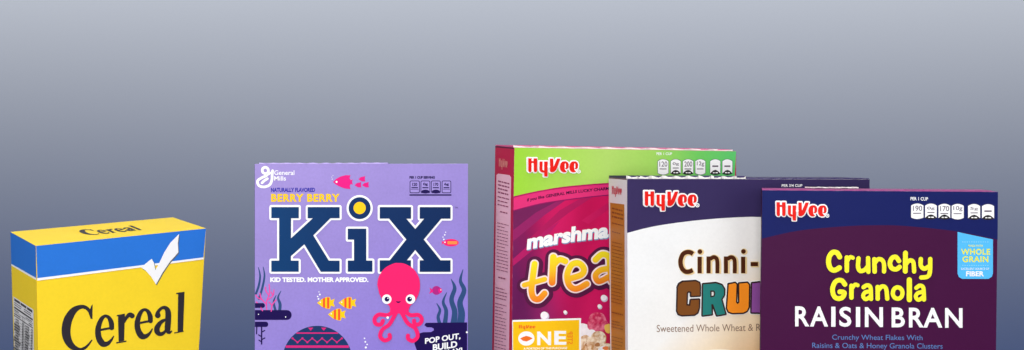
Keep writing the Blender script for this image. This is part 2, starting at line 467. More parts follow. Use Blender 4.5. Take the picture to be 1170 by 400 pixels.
# big letters, white outline first
ZK = Zoom(300, 225, 3.925); ZX = Zoom(400, 225, 3.92)
Kp = ZK.pts([(40, 45), (163, 45), (163, 95), (128, 95), (128, 185), (226, 95), (203, 95), (203, 45), (346, 45), (346, 95), (305, 95), (228, 172), (298, 285), (346, 285), (346, 335), (262, 335), (188, 212), (128, 265), (128, 285), (163, 285), (163, 335), (40, 335), (40, 285), (75, 285), (75, 95), (40, 95)])
ip = [(397.4, 261.2), (418.6, 261.2), (418.6, 297.6), (425.6, 297.6), (425.6, 310.4), (397.4, 310.4), (397.4, 297.6), (404.5, 297.6), (404.5, 273.8), (397.4, 273.8)]
Xp = ZX.pts([(133, 45), (273, 45), (273, 97), (252, 97), (292, 143), (332, 97), (312, 97), (312, 45), (450, 45), (450, 97), (408, 97), (330, 190), (405, 283), (450, 283), (450, 335), (312, 335), (312, 283), (330, 283), (292, 237), (255, 283), (273, 283), (273, 335), (133, 335), (133, 283), (178, 283), (252, 190), (175, 97), (133, 97)])
for P in (Kp, ip, Xp):
    a = Art(b2.front, 2)
    a.outline(WHITE, P, 4.6); a.poly(navyg, P)
    if P is ip:
        a.disc(WHITE, 411, 237.8, 15.0); a.disc(navyg, 411, 237.8, 12.6); a.disc(yel2, 411, 237.6, 7.0)
    a.build('title_letter', fp)
a = Art(b2.front, 2); a.text(plum, 'TM', 519.6, 236.4, 523, 238.2); a.build('trademark_note', fp)
a = Art(b2.front, 2); a.text(WHITE, 'KID TESTED. MOTHER APPROVED.', 308.8, 316.8, 421, 322.3, bold=0.05); a.build('tagline_lettering', fp)
# small print top right
Z = Zoom(400, 180, 7.69)
a = Art(b2.front, 2); a.text(plum, 'PER 1 CUP SERVING', *Z.r(522, 163, 745, 186), bold=0.05); a.rect(plum, *Z.r(522, 323, 890, 335)); a.build('serving_note', fp)
for i, (x0, x1, k) in enumerate(((524, 612, 0), (620, 704, 1), (712, 796, 1), (806, 888, 0))):
    a = Art(b2.front, 2)
    X0, Y0, X1, Y1 = Z.r(x0, 203, x1, 312)
    a.rrect(plum, X0, Y0, X1, Y1, 1.6); a.rrect(lav, X0 + .75, Y0 + .75, X1 - .75, Y1 - .75, 1.1)
    if k: a.disc(plum, (X0 + X1) / 2, Y1 - 1.7, 4.6, 2.2)
    a.text(plum, ('120', '0g', '170', '6g')[i], X0 + (X1 - X0) * .25, Y0 + 2.4, X1 - (X1 - X0) * .25, Y0 + 6.2, bold=.04)
    a.rect(plum, X0 + 2, Y0 + 7.4, X1 - 2, Y0 + 8.7)
    if not k: a.rect(plum, X0 + 1.4, Y0 + 9.6, X1 - 1.4, Y0 + 10.1)
    a.build('nutrition_badge', fp)
# top fishes
Z = Zoom(285, 180, 7.69)
a = Art(b2.front, 2)
a.poly(pinkf, Z.pts([(735, 214), (762, 188), (798, 168), (845, 155), (888, 156), (880, 182), (892, 200), (906, 190), (902, 216), (908, 238), (892, 232), (882, 248), (888, 277), (838, 272), (790, 254), (758, 236)])); a.disc(WHITE, *Z.p(766, 214), 1.1)
a.build('fish_picture', fp)
for cx, cy in ((992, 188), (958, 240), (1024, 240)):
    a = Art(b2.front, 2)
    a.poly(pinkf, Z.pts([(cx - 34, cy + 3), (cx - 14, cy - 16), (cx + 8, cy - 20), (cx + 24, cy - 26), (cx + 22, cy), (cx + 26, cy + 22), (cx, cy + 22), (cx - 18, cy + 14)])); a.build('fish_picture', fp)
# octopus
Z = Zoom(400, 295, 3.807)
a = Art(b2.front, 14)
for L in ([(192, 225), (165, 246), (126, 244), (107, 262), (112, 284), (134, 287), (143, 271)], [(203, 230), (172, 285), (142, 308), (131, 338), (150, 356), (172, 347), (172, 332)],
          [(235, 225), (262, 246), (298, 246), (312, 266), (300, 286), (281, 284), (278, 270)], [(222, 230), (250, 280), (283, 303), (294, 338), (274, 358), (253, 349), (252, 335)]):
    a.stroke(octo, Z.st(L, 17))
a.poly(octo, Z.pts([(q[0], q[1]) for q in smooth([(119, 115, 0), (126, 78, 0), (152, 42, 0), (190, 22, 0), (212, 20, 0), (240, 24, 0), (275, 45, 0), (298, 80, 0), (304, 115, 0), (300, 148, 0), (285, 182, 0), (262, 206, 0), (255, 224, 0), (252, 240, 0), (226, 247, 0), (212, 238, 0), (198, 247, 0), (176, 240, 0), (172, 208, 0), (146, 186, 0), (128, 154, 0)], 4)]))
for ex, pxx in ((160, 161), (263, 259)):
    a.disc(WHITE, *Z.p(ex, 177), 5.4); a.disc(plum, *Z.p(pxx, 177), 2.8); a.disc(WHITE, *Z.p(pxx + 4, 173), .7)
a.poly(plum, Z.pts([(200, 185), (210, 187), (221, 185), (218, 191), (210, 194), (203, 191)])); a.disc(WHITE, *Z.p(164, 257), 1.6, n=6)
a.build('octopus_picture', fp)
a = Art(b2.front, 2); mau = mat('mauve_fish_print', (172, 36, 128))
a.disc(mau, *Z.p(376, 140), 5.2, 5.0); a.poly(pinkf, Z.pts([(360, 138), (346, 128), (350, 141), (344, 154), (361, 147)])); a.disc(pinkf, *Z.p(392, 141), 2.2, 2.8); a.disc(WHITE, *Z.p(395, 138), .6)
a.build('fish_picture', fp)
for L in ([(491, 50, 3), (480, 98, 14), (496, 140, 20), (478, 192, 24), (485, 240, 30), (480, 286, 32)], [(440, 92, 3), (455, 130, 16), (441, 180, 20), (455, 232, 24), (450, 286, 28)],
          [(420, 150, 3), (405, 190, 12), (418, 230, 17), (412, 286, 20)], [(377, 197, 3), (391, 225, 11), (383, 255, 14), (390, 286, 16)]):
    a = Art(b2.front, 1); a.stroke(slate, Z.st(L)); a.build('seaweed_picture', fp)
a = Art(b2.front, 2)
a.poly(plum, Z.pts([(330, 281), (509, 279), (509, 470), (300, 470), (290, 400), (280, 372), (284, 346), (298, 328), (318, 322), (352, 321), (364, 314), (364, 306), (354, 301), (334, 300), (323, 291)]))
a.disc(WHITE, *Z.p(508, 322), 1.1); a.build('rock_picture', fp)
a = Art(b2.front, 3)
a.text(WHITE, 'POP OUT,', *Z.r(326, 348, 480, 377), bold=0.03, slope=-.15); a.text(WHITE, 'BUILD', *Z.r(360, 375, 466, 403), bold=.03, slope=-.15); a.text(WHITE, '& PLAY!', *Z.r(378, 404, 488, 432), bold=.03, slope=-.15)
a.build('offer_lettering', fp)
# right hand small fish
a = Art(b2.front, 2)
a.disc(octo, *ZX.p(452, 205), 8.8, 4.2); a.poly(octo, ZX.pts([(420, 203), (410, 196), (412, 205), (410, 215)])); a.rrect(mat('orange_stripe_print', (250, 140, 70)), *ZX.r(436, 198, 480, 212), .8); a.disc(WHITE, *ZX.p(425, 203), .8)
a.build('fish_picture', fp)
# bubbles: rising strings
for Zb, L in ((ZX, ((420, 190, 4), (416, 180, 3), (424, 170, 4), (428, 158, 3))), (Zoom(285, 300, 4), ((316, 166, 5), (312, 155, 4), (322, 146, 5), (318, 134, 3))),
              (Zoom(285, 300, 4), ((532, 388, 6), (538, 374, 4), (530, 362, 5), (526, 346, 4))), (Zoom(285, 180, 7.69), ((728, 190, 5), (724, 172, 4), (734, 158, 4)))):
    a = Art(b2.front, 2)
    for x, y, r in L: a.disc(WHITE, *Zb.p(x, y), r / Zb.k * .8, n=12)
    a.build('bubble_picture', fp)
# left reef
Z = Zoom(285, 300, 4)
for L in ([(41, 22, 3), (49, 60, 8), (43, 105, 10), (30, 142, 10)], [(63, 20, 3), (69, 60, 8), (60, 112, 10), (44, 165, 10)], [(144, 130, 3), (131, 160, 9), (140, 190, 14), (138, 222, 14)], [(122, 150, 3), (111, 180, 9), (120, 222, 12)]):
    a = Art(b2.front, 1); a.stroke(slate, Z.st(L)); a.build('seaweed_picture', fp)
a = Art(b2.front, 1); cor = mat('coral_print', (232, 74, 160))
for L in ([(80, 220), (78, 180), (92, 140), (90, 100)], [(78, 190), (55, 165), (48, 140)], [(84, 170), (108, 150), (112, 125)], [(60, 220), (45, 195), (32, 180)], [(90, 150), (76, 130), (74, 112)], [(100, 222), (104, 195), (122, 170)], [(55, 168), (38, 160), (30, 148)], [(104, 195), (90, 180)], [(108, 150), (100, 135)]):
    a.stroke(cor, Z.st(L, 5))
a.build('coral_picture', fp)
a = Art(b2.front, 2)
for y0, y1, xe, r in ((217, 262, 193, 5.4), (185, 207, 71, 2.6), (270, 294, 86, 2.8)):
    a.rrect(plum, *Z.r(30, y0, xe, y1), r); a.rect(plum, *Z.r(25.6, y0, 52, y1))
a.stroke(plum, Z.st([(56, 290), (56, 372)], 6)); 
for dy, dx in ((318, 14), (338, -14), (352, 15), (362, -12)): a.stroke(plum, Z.st([(56, dy), (56 + dx, dy - 8)], 5))
a.stroke(plum, Z.st([(34, 290), (33, 325)], 5)); a.disc(WHITE, *Z.p(166, 248), .7); a.disc(WHITE, *Z.p(42, 236), .6)
a.build('rock_picture', fp)
for cx, cy in ((352, 184), (450, 184), (402, 237)):
    a = Art(b2.front, 2); org = mat('stripe_red_print', (244, 84, 40))
    a.poly(yel2, Z.pts([(cx - 43, cy), (cx - 20, cy - 18), (cx + 2, cy - 27), (cx + 16, cy - 26), (cx + 20, cy - 12), (cx + 38, cy - 19), (cx + 32, cy), (cx + 38, cy + 18), (cx + 20, cy + 13), (cx + 16, cy + 28), (cx + 2, cy + 27), (cx - 20, cy + 18)]))
    a.poly(org, Z.pts([(cx - 16, cy - 20), (cx - 6, cy - 24), (cx - 6, cy + 24), (cx - 16, cy + 20)])); a.poly(org, Z.pts([(cx + 3, cy - 25), (cx + 13, cy - 25), (cx + 13, cy + 25), (cx + 3, cy + 26)]))
    a.disc(WHITE, *Z.p(cx - 28, cy - 3), .7); a.build('fish_picture', fp)
a = Art(b2.front, 1); pk = mat('pattern_pink_print', (212, 36, 120))
ccx, ccy, cr = 310, 449, 160
a.poly(teal, Z.pts([(ccx + cr * math.cos(R(t)), ccy - cr * math.sin(R(t))) for t in range(-20, 201, 4)]))
def half(y): return math.sqrt(max(0, cr * cr - (y - ccy) ** 2)) - 2
for y, w in ((322, 6), (384, 11), (440, 8)): a.rect(pk, *Z.r(ccx - half(y), y - w / 2, ccx + half(y), y + w / 2))
zz = []
for k in range(-6, 7):
    x = ccx + k * 22.5; y = 346 if k % 2 else 364
    if abs(x - ccx) < half(y) - 4: zz.append((x, y, 5))
a.stroke(pk, Z.st(zz), sm=False)
for x, y, w in zz: a.disc(pk, *Z.p(x, y), 1.25, n=10)
for x in (280, 340): a.poly(pk, Z.pts([(x - 12, 297 if x > 0 else 0), (x + 12, 297), (x, 311)]))
a.build('shell_picture', fp)

# ================================================================== 3: green and magenta carton
mag = mat('magenta_print', (196, 24, 70)); pinktop = mat('pink_flap_print', (214, 92, 140))
b3 = Carton('magenta cereal box with green top and puffy yellow letters, rearmost of the overlapping three',
            0.872, 17.2, (587.6, 168.6), (841.0, 172.8), 584.2, 841.0, (566.0, 166.8), 562.4,
            [mat('green_edge', (150, 205, 80)), mag, pinktop, worn_mat('magenta_worn_edge', (196, 60, 116))])
a = Art(b3.front, 0)
q = b3.front_quad()
greeng = grad_mat('green_print', b3.front(588, 190), b3.front(840, 190), [(0, (154, 211, 58)), (.4, (176, 215, 106)), (.6, (164, 214, 98)), (.82, (112, 204, 98)), (1, (92, 198, 110))])[0]
# magenta ground with printed rays
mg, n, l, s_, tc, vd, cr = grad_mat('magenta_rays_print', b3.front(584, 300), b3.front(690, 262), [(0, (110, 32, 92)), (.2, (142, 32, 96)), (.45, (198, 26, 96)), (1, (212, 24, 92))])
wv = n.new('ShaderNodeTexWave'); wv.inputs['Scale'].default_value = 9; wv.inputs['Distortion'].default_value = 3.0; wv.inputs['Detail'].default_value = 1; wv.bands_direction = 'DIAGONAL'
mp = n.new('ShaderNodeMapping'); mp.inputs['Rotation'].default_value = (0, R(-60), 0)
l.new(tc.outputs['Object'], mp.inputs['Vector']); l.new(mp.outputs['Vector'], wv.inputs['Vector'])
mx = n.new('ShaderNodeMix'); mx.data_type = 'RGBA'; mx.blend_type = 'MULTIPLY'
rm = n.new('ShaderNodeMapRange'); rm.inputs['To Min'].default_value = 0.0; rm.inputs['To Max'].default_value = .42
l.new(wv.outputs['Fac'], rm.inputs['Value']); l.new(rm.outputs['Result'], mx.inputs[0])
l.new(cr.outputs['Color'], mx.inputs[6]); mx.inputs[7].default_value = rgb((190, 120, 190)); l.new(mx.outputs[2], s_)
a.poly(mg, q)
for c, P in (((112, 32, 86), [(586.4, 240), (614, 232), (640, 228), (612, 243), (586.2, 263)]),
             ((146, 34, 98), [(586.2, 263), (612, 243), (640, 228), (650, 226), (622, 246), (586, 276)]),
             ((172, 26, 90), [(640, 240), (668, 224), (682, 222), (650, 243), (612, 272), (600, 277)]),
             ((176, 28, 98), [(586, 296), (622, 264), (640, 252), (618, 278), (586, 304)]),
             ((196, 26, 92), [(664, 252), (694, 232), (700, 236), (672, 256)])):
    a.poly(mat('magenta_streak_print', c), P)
x3l = lambda y: q[0][0] + (584.2 - 587.6) * (y - 168.6) / 231.4
curve1 = [(640, 213.8), (667, 211.0), (694, 209.0), (730, 207.5), (790, 208), (838.8, 212)]
curve2 = [(617.5, 232.3), (655, 226.7), (694, 222.5), (730, 221), (790, 221), (838.8, 224)]
s1 = [p[:2] for p in smooth([(x3l(224), 224.2, 0), (612, 218.6, 0)] + [(x, y, 0) for x, y in curve1])]
s2 = [p[:2] for p in smooth([(x3l(240), 240.2, 0)] + [(x, y, 0) for x, y in curve2])]
a.poly(mat('band_dark_pink_print', (140, 26, 92)), [(x, y + 1.2) for x, y in s2] + [(x, y - 3) for x, y in reversed(s2)])
a.poly(mat('band_pink_print', (222, 50, 118)), s1 + list(reversed(s2)))
a.poly(mat('band_line_print', (176, 24, 92)), [(x, y + 1.8) for x, y in s1] + [(x, y - 2) for x, y in reversed(s1)])
a.poly(greeng, [q[0], q[1]] + list(reversed(s1)))
fp = a.build('front_panel', b3.root)
store_logo(b3.front, fp, 600.9, 179.2, 663.0, 202.4, slope=.005)
dk = mat('dark_plum_print', (70, 14, 60))
def band_y(x):
    t = [(587, 232.0), (617, 225.8), (655, 219.6), (694, 215.8), (740, 214.2), (840, 218)]
    for (xa, ya), (xb, yb) in zip(t, t[1:]):
        if x <= xb: return ya + (yb - ya) * (x - xa) / (xb - xa)
    return t[-1][1]
a = Art(b3.front, 2)
a.text(dk, 'if you like GENERAL MILLS LUCKY CHARMS cereal', 602, -2.2, 712, 2.4, bold=0.03, warp=lambda x, y: (x, y + band_y(x)))
a.build('comparison_note', fp)
a = Art(b3.front, 3)
wm = lambda x, y: (x, y + .0007 * (x - 600) ** 2)
shd = mat('lettering_shade_print', (120, 150, 190))
for m, dx, dy, bo in ((shd, .6, 1.1, .05), (WHITE, 0, 0, .045)):
    a.text(m, 'marshma', 601.6 + dx, 267.8 + dy, 695 + dx, 285.8 + dy, bold=bo, slope=-.215, shear=.07, warp=wm)
    a.text(m, 'llow', 698 + dx, 242 + dy, 744 + dx, 262 + dy, bold=bo, slope=-.10, shear=.14)
a.build('flavour_lettering', fp)
Z = Zoom(580, 250, 4.208)
yo = [(0, (255, 226, 40)), (.45, (255, 200, 40)), (1, (240, 128, 36))]
letters = [((215, 395), [([(128, 216), (118, 290), (113, 345), (124, 380), (150, 384), (176, 358)], 29), ([(78, 318), (176, 290)], 24)]),
           ((180, 312), [([(218, 184), (212, 305)], 32), ([(216, 225), (246, 196), (276, 204)], 28)]),
           ((200, 350), [([(292, 288), (352, 268), (364, 238), (338, 212), (304, 222), (284, 270), (294, 318), (328, 336), (378, 312)], 29)]),
           ((160, 310), [([(420, 196), (452, 170), (484, 184), (490, 240), (498, 300)], 29), ([(486, 238), (444, 246), (420, 272), (436, 300), (484, 278)], 28)]),
           ((120, 300), [([(560, 120), (548, 240), (566, 285), (600, 270)], 29), ([(520, 190), (600, 170)], 24)]),
           ((120, 280), [([(690, 150), (655, 140), (640, 170), (685, 210), (680, 250), (635, 255)], 29)])]
out1, out2 = mat('lettering_plum_outline', (84, 26, 66)), mat('lettering_cream_outline', (252, 224, 226))
a = Art(b3.front, 3)
for _, S in letters:
    for L, w in S: a.stroke(out1, [(x + .8, y + .8, ww) for x, y, ww in Z.st(L, w)], grow=12.0)
for _, S in letters:
    for L, w in S: a.stroke(out2, Z.st(L, w), grow=3.2)
for (ya, yb), S in letters:
    x = S[0][0][0][0]
    gm = grad_mat('yellow_orange_letter_print', b3.front(*Z.p(x, ya)), b3.front(*Z.p(x, yb)), yo, grain=.03)[0]
    for L, w in S: a.stroke(gm, Z.st(L, w))
a.build('title_lettering', fp)
# charity badge
Z = Zoom(556, 340, 6.667)
a = Art(b3.front, 3); orp = mat('badge_orange_print', (255, 194, 24)); orr = mat('badge_red_orange_print', (238, 112, 36))
a.poly(WHITE, Z.pts([(195, 171), (718, 156), (718, 700), (195, 700)])); a.poly(orp, Z.pts([(200, 184), (704, 170), (704, 690), (200, 690)]))
a.disc(WHITE, *Z.p(302, 311), 9.3, 8.2)
a.poly(orr, Z.pts([(254, 312), (275, 300), (300, 292), (325, 297), (350, 310), (330, 322), (304, 334), (276, 328)]))
a.text(WHITE, 'N', *Z.r(384, 258, 490, 362), bold=.035); a.text(WHITE, 'E', *Z.r(514, 253, 606, 359), bold=.035)
V, Fa = font_mesh('STEP', .01); a.add(orr, [Z.p(614 + v * 40, 354 - u * 96) for u, v in V], Fa)
a.text(WHITE, 'A PORTION OF THIS PURCHASE', *Z.r(280, 380, 612, 397), bold=.02, slope=-.015)
bd = a.build('charity_badge', fp)
store_logo(b3.front, fp, *Z.r(240, 206, 378, 244), red=orr, outline=False, layer=6)
# printed cereal and marshmallows
mallow = mat('marshmallow_print', (244, 238, 242), grain=.1); mshade = mat('marshmallow_grey_print', (206, 196, 214), grain=.08)
for x, y, r in ((440, 138, 33), (598, 112, 14), (860, 68, 17), (893, 4, 26)):
    a = Art(b3.front, 2); a.disc(mshade, *Z.p(x + 3, y + 4), r / Z.k); a.disc(mallow, *Z.p(x - 2, y - 3), r / Z.k * .86); a.build('marshmallow_picture', fp)
oat, on, ol, os_, otc = base_mat('toasted_oat_print', grain=.12)
nn = on.new('ShaderNodeTexNoise'); nn.inputs['Scale'].default_value = 260; nn.inputs['Detail'].default_value = 5
rp = on.new('ShaderNodeValToRGB'); rp.color_ramp.elements[0].position = .35; rp.color_ramp.elements[0].color = rgb((196, 140, 88)); rp.color_ramp.elements[1].position = .62; rp.color_ramp.elements[1].color = rgb((246, 230, 206))
ol.new(otc.outputs['Object'], nn.inputs['Vector']); ol.new(nn.outputs['Fac'], rp.inputs['Fac']); ol.new(rp.outputs['Color'], os_)
pkm, on, ol, os_, otc = base_mat('pink_marshmallow_print', grain=.12)
nn = on.new('ShaderNodeTexNoise'); nn.inputs['Scale'].default_value = 200; nn.inputs['Detail'].default_value = 4
rp = on.new('ShaderNodeValToRGB'); rp.color_ramp.elements[0].position = .38; rp.color_ramp.elements[0].color = rgb((198, 38, 84)); rp.color_ramp.elements[1].position = .66; rp.color_ramp.elements[1].color = rgb((238, 132, 158))
ol.new(otc.outputs['Object'], nn.inputs['Vector']); ol.new(nn.outputs['Fac'], rp.inputs['Fac']); ol.new(rp.outputs['Color'], os_)
a = Art(b3.front, 1)
def blob(m, cx, cy, rx, ry, seed):
    rd = random.Random(seed); ph = [rd.uniform(0, 6.28) for _ in range(4)]
    P = []
    for k in range(36):
        t = 2 * math.pi * k / 36; w = 1 + .10 * math.sin(2 * t + ph[0]) + .07 * math.sin(3 * t + ph[1]) + .04 * math.sin(5 * t + ph[2])
        P.append(Z.p(cx + rx * w * math.cos(t), cy + ry * w * math.sin(t)))
    a.poly(m, P)
redb = mat('berry_red_print', (190, 30, 70))
blob(mallow, 735, 260, 62, 66, 1); blob(pkm, 850, 200, 84, 82, 2); blob(redb, 900, 310, 60, 50, 9); blob(mat('yellow_marshmallow_print', (236, 190, 90)), 925, 235, 26, 40, 3)
blob(mallow, 790, 300, 60, 60, 8)
for cx, cy, rx, ry, sd in ((755, 345, 60, 62, 4), (838, 345, 74, 84, 5), (790, 430, 80, 50, 6), (925, 400, 60, 54, 7)):
    blob(mat('oat_shade_print', (198, 152, 110)), cx + 5, cy + 6, rx, ry, sd); blob(oat, cx, cy, rx, ry, sd); blob(mat('oat_hole_print', (178, 120, 76), grain=.15), cx + 6, cy + 14, rx * .24, ry * .2, sd + 20)
blob(mallow, 880, 395, 30, 26, 12); blob(mat('orange_marshmallow_print', (236, 130, 70)), 905, 385, 20, 16, 13)
a.build('cereal_picture', fp)
a = Art(b3.front, 2); a.text(WHITE, 'PER 1 CUP', 750, 174.2, 767.8, 177.2, bold=.02); a.build('serving_note', fp)
Z = Zoom(740, 160, 8)
for i, (x0, x1, kd, nb) in enumerate(((92, 188, 0, '120'), (210, 300, 1, '0g'), (320, 415, 1, '200'), (435, 525, 0, '12g'), (570, 662, 1, None), (682, 772, 1, None))):
    tombstone(b3.front, fp, *Z.r(x0, 176, x1, 316), kd, nb)
# side
qs = b3.side_quad(); a = Art(b3.side, 0); a.poly(mag, qs)
a.poly(mat('side_top_maroon_print', (104, 18, 58)), [qs[0], qs[1], (qs[1][0], qs[1][1] + 1.6), (qs[0][0], qs[0][1] + 1.6)])  # dark maroon strip along the top edge of the side
sp = a.build('side_panel', b3.root)
lil = mat('side_label_lilac_print', (255, 194, 208)); ink3 = mat('side_ink_plum', (150, 66, 100))
a = Art(b3.side, 1); a.poly(lil, [(567.4, 200), (569.4, 198.4), (582.4, 200.2), (584.2, 202.6), (581.0, 470), (564.0, 455)])
for y0, y1, st, th in ((206, 219, 4.2, 1.7), (224, 233, 4.4, 1.2), (241, 244, 4, 1.3), (254, 308, 3.8, .8), (316, 320, 5, 1.4), (328, 342, 3.8, .9), (346, 440, 3.8, .85)):
    dx = -(y0 - 200) * .014
    ins = 1.5 if y1 - y0 < 6 and y0 > 230 else 0
    a.lines(ink3, 569.4 + dx + ins * 2, 582.4 + dx - ins, y0, y1, st, th, slope=.25, breaks=False)
a.build('side_label', sp)
store_logo(b3.side, sp, 570.2, 180, 581.0, 194, slope=.12, red=mat('side_logo_tan_print', (226, 140, 130)), outline=False)
b3.flap(pinktop, RAW, 0.0017, 0.05, seed=2, t0=0.0, s1=.985)

# ================================================================== 4: white and navy carton
navy4 = mat('navy_violet_print', (54, 44, 88)); wht4 = mat('side_white_print', (226, 220, 226)); brn = mat('caramel_print', (186, 118, 38))
b4 = Carton('white cereal box with navy top and brown side, middle of the overlapping three',
            0.822, 9.4, (716.4, 204.3), (993.6, 204.8), 717.2, 993.4, (695.6, 202.6), 697.4,
            [navy4, wht4, navy4, worn_mat('white_worn_edge', (206, 200, 210))])
q = b4.front_quad(); a = Art(b4.front, 0)
crm, n, l, s_, tc, vd, cr = grad_mat('cream_print', b4.front(740, 300), b4.front(850, 425), [(0, (236, 236, 236)), (.45, (239, 236, 232)), (.75, (242, 218, 184)), (1, (232, 186, 134))])
a.poly(crm, q)
s1 = [p[:2] for p in smooth([(q[0][0], 266.2, 0), (747.5, 258.6, 0), (790.6, 252.4, 0), (833.7, 248.8, 0), (870, 248.0, 0), (930, 251, 0), (q[1][0], 261, 0)])]
a.poly(navy4, [q[0], q[1]] + list(reversed(s1)))
fp = a.build('front_panel', b4.root)
store_logo(b4.front, fp, 734.0, 216.7, 798.6, 241.3, slope=.004)
br1, tan1 = mat('dark_brown_print', (74, 34, 14)), mat('tan_shade_print', (236, 206, 152))
a = Art(b4.front, 3)
ZC = Zoom(740, 275, 7.27)
CIN = [([(374, 110), (352, 96), (320, 95), (288, 116), (271, 168), (280, 222), (306, 253), (340, 257), (372, 244)], 37), ([(430, 132), (430, 270)], 35), ([(504, 130), (504, 270)], 34), ([(516, 152), (544, 136), (568, 146), (577, 178), (577, 270)], 33),
       ([(648, 130), (648, 270)], 34), ([(660, 152), (688, 136), (712, 146), (721, 178), (721, 270)], 33), ([(791, 132), (791, 270)], 35), ([(852, 194), (914, 194)], 34)]
for m, dx, dy, g in ((tan1, 1.4, .6, 1.5), (tan1, .6, .2, 1.7), (br1, 0, 0, 0)):
    for L, w in CIN: a.stroke(m, [(x + dx, y + dy, ww) for x, y, ww in ZC.st(L, w)], grow=g, cap=False)
    for x, y in ((432, 90), (793, 88)): a.disc(m, ZC.p(x, y)[0] + dx, ZC.p(x, y)[1] + dy, 2.7 + g / 2)
a.build('flavour_lettering', fp)
Z = Zoom(740, 315, 4.707)
otl = mat('letter_dark_outline', (52, 34, 32))
LT = [((122, 72, 30), [(160, 62), (168, 44), (186, 33), (255, 29), (274, 38), (277, 52), (277, 105), (232, 107), (232, 84), (214, 82), (207, 92), (205, 158), (226, 161), (230, 130), (273, 128), (272, 170), (264, 196), (248, 207), (182, 210), (164, 204), (157, 188)], []),
      ((38, 122, 116), [(297, 46), (365, 40), (395, 50), (409, 72), (408, 102), (393, 126), (415, 204), (371, 212), (350, 152), (340, 152), (342, 206), (294, 212)], [[(338, 82), (354, 82), (358, 94), (354, 108), (338, 112)]]),
      ((246, 142, 34), [(434, 46), (468, 39), (475, 46), (472, 142), (481, 152), (491, 142), (490, 42), (533, 38), (542, 48), (540, 168), (530, 188), (512, 197), (454, 199), (434, 192), (425, 174)], []),
      ((140, 78, 152), [(560, 41), (602, 36), (640, 112), (642, 36), (690, 36), (690, 198), (650, 198), (605, 122), (604, 197), (557, 196)], [])]
for c, P, H in LT:
    a = Art(b4.front, 3); P = Z.pts(P); H = [Z.pts(h) for h in H]
    a.outline(WHITE, P, 5.0)
    a.outline(otl, P, 3.6); a.poly(mat('letter_colour_print', c), P, H)
    for h in H: a.outline(otl, h, 1.5)
    a.build('title_letter', fp)
a = Art(b4.front, 3); a.text(mat('note_brown_print', (140, 112, 96)), 'Sweetened Whole Wheat & Rice', 750.2, 371.2, 879.5, 379.4, slope=-.012); a.build('ingredient_note', fp)
a = Art(b4.front, 2); a.text(WHITE, 'PER 3/4 CUP', 893, 210.4, 916.6, 213.6, bold=.02); a.build('serving_note', fp)
a = Art(b4.front, 2); a.disc(mat('bowl_print', (244, 238, 228)), 822, 421, 46, 22, n=40); a.disc(mat('bowl_rim_print', (214, 178, 132)), 822, 424, 41, 18, n=40); a.build('bowl_picture', fp)
qs = b4.side_quad(); a = Art(b4.side, 0); a.poly(wht4, qs)
a.poly(mat('side_top_plum_print', (120, 84, 100)), [qs[0], qs[1], (qs[1][0], qs[1][1] + 1.2), (qs[0][0], qs[0][1] + 1.2)])
sp = a.build('side_panel', b4.root)
ink4 = mat('side_ink_brown', (132, 76, 26))
a = Art(b4.side, 1); a.poly(brn, [(697.4, 231.6), (713.6, 233.6), (715.2, 480), (699.2, 462)])
for y0, y1, st, th in ((237, 250, 4.6, 1.9), (254, 258, 4, 1.1), (264, 267, 4, 1.2), (276, 345, 4.0, .8), (356, 359, 4, 1.3), (366, 376, 3.4, .9), (384, 450, 4.0, .8)):
    dx = (y0 - 232) * .008
    a.lines(ink4, 699.4 + dx, 712.4 + dx, y0, y1, st, th, slope=.25, breaks=False)
a.build('side_label', sp)
store_logo(b4.side, sp, 699.2, 211.6, 711.6, 225.2, slope=.08, red=mat('side_logo_red_print', (206, 62, 78)), outline=False)
b4.flap(navy4, RAW, 0.0027, 0.06, s0=0.0, s1=.48, seed=3)
b4.flap(navy4, mat('navy_torn_edge', (66, 54, 110)), 0.0010, 0.05, name='top_flap', s0=.485, s1=1.0, seed=5)

# ================================================================== 5: navy and purple carton
navy5 = mat('royal_navy_print', (16, 27, 92)); pur = mat('aubergine_print', (66, 12, 60)); ptop = mat('mauve_flap_print', (150, 62, 124))
b5 = Carton('dark purple cereal box with navy top and yellow rounded letters, foremost of three',
            0.798, -14.0, (870.8, 217.4), (1140.4, 219.3), 868.7, 1138.2, None, None,
            [pur, pur, ptop, worn_mat('purple_worn_edge', (104, 66, 130))], depth=0.036, drop=0.0024)
q = b5.front_quad(); a = Art(b5.front, 0)
def rc(P, r=2.6):                                  # the worn top right corner is rounded
    return P
a.poly(pur, q)
s1 = [p[:2] for p in smooth([(q[0][0] - .6, 272.8, 0), (912.5, 263.6, 0), (965, 258.6, 0), (1007, 257.4, 0), (1039, 258.6, 0), (1093.6, 264.5, 0), (q[1][0] - .4, 273.8, 0)])]
a.poly(navy5, [q[0], q[1]] + list(reversed(s1)))
fp = a.build('front_panel', b5.root)
store_logo(b5.front, fp, 885.5, 229.1, 947.8, 252.5, slope=.008)
Z = Zoom(1030, 205, 8)
a = Art(b5.front, 2); a.text(WHITE, 'PER 1 CUP', *Z.r(82, 160, 242, 191), bold=.02, slope=.02); a.build('serving_note', fp)
for i, (x0, x1, kd, nb) in enumerate(((88, 200, 0, '190'), (215, 322, 1, '0g'), (338, 445, 1, '170'), (458, 568, 0, '10g'), (608, 718, 1, '5g'), (735, 845, 1, None))):
    dy = (x0 - 88) * .009
    tombstone(b5.front, fp, *Z.r(x0, 220 + dy, x1, 362 + dy), kd, nb)
Z = Zoom(1080, 250, 5)
sky, lem = mat('sky_blue_print', (84, 186, 242)), mat('lemon_print', (230, 228, 70))
a = Art(b5.front, 2)
a.poly(sky, Z.pts([(70, 75), (272, 118), (272, 312), (266, 330), (248, 343), (96, 343), (78, 332), (70, 314)]))
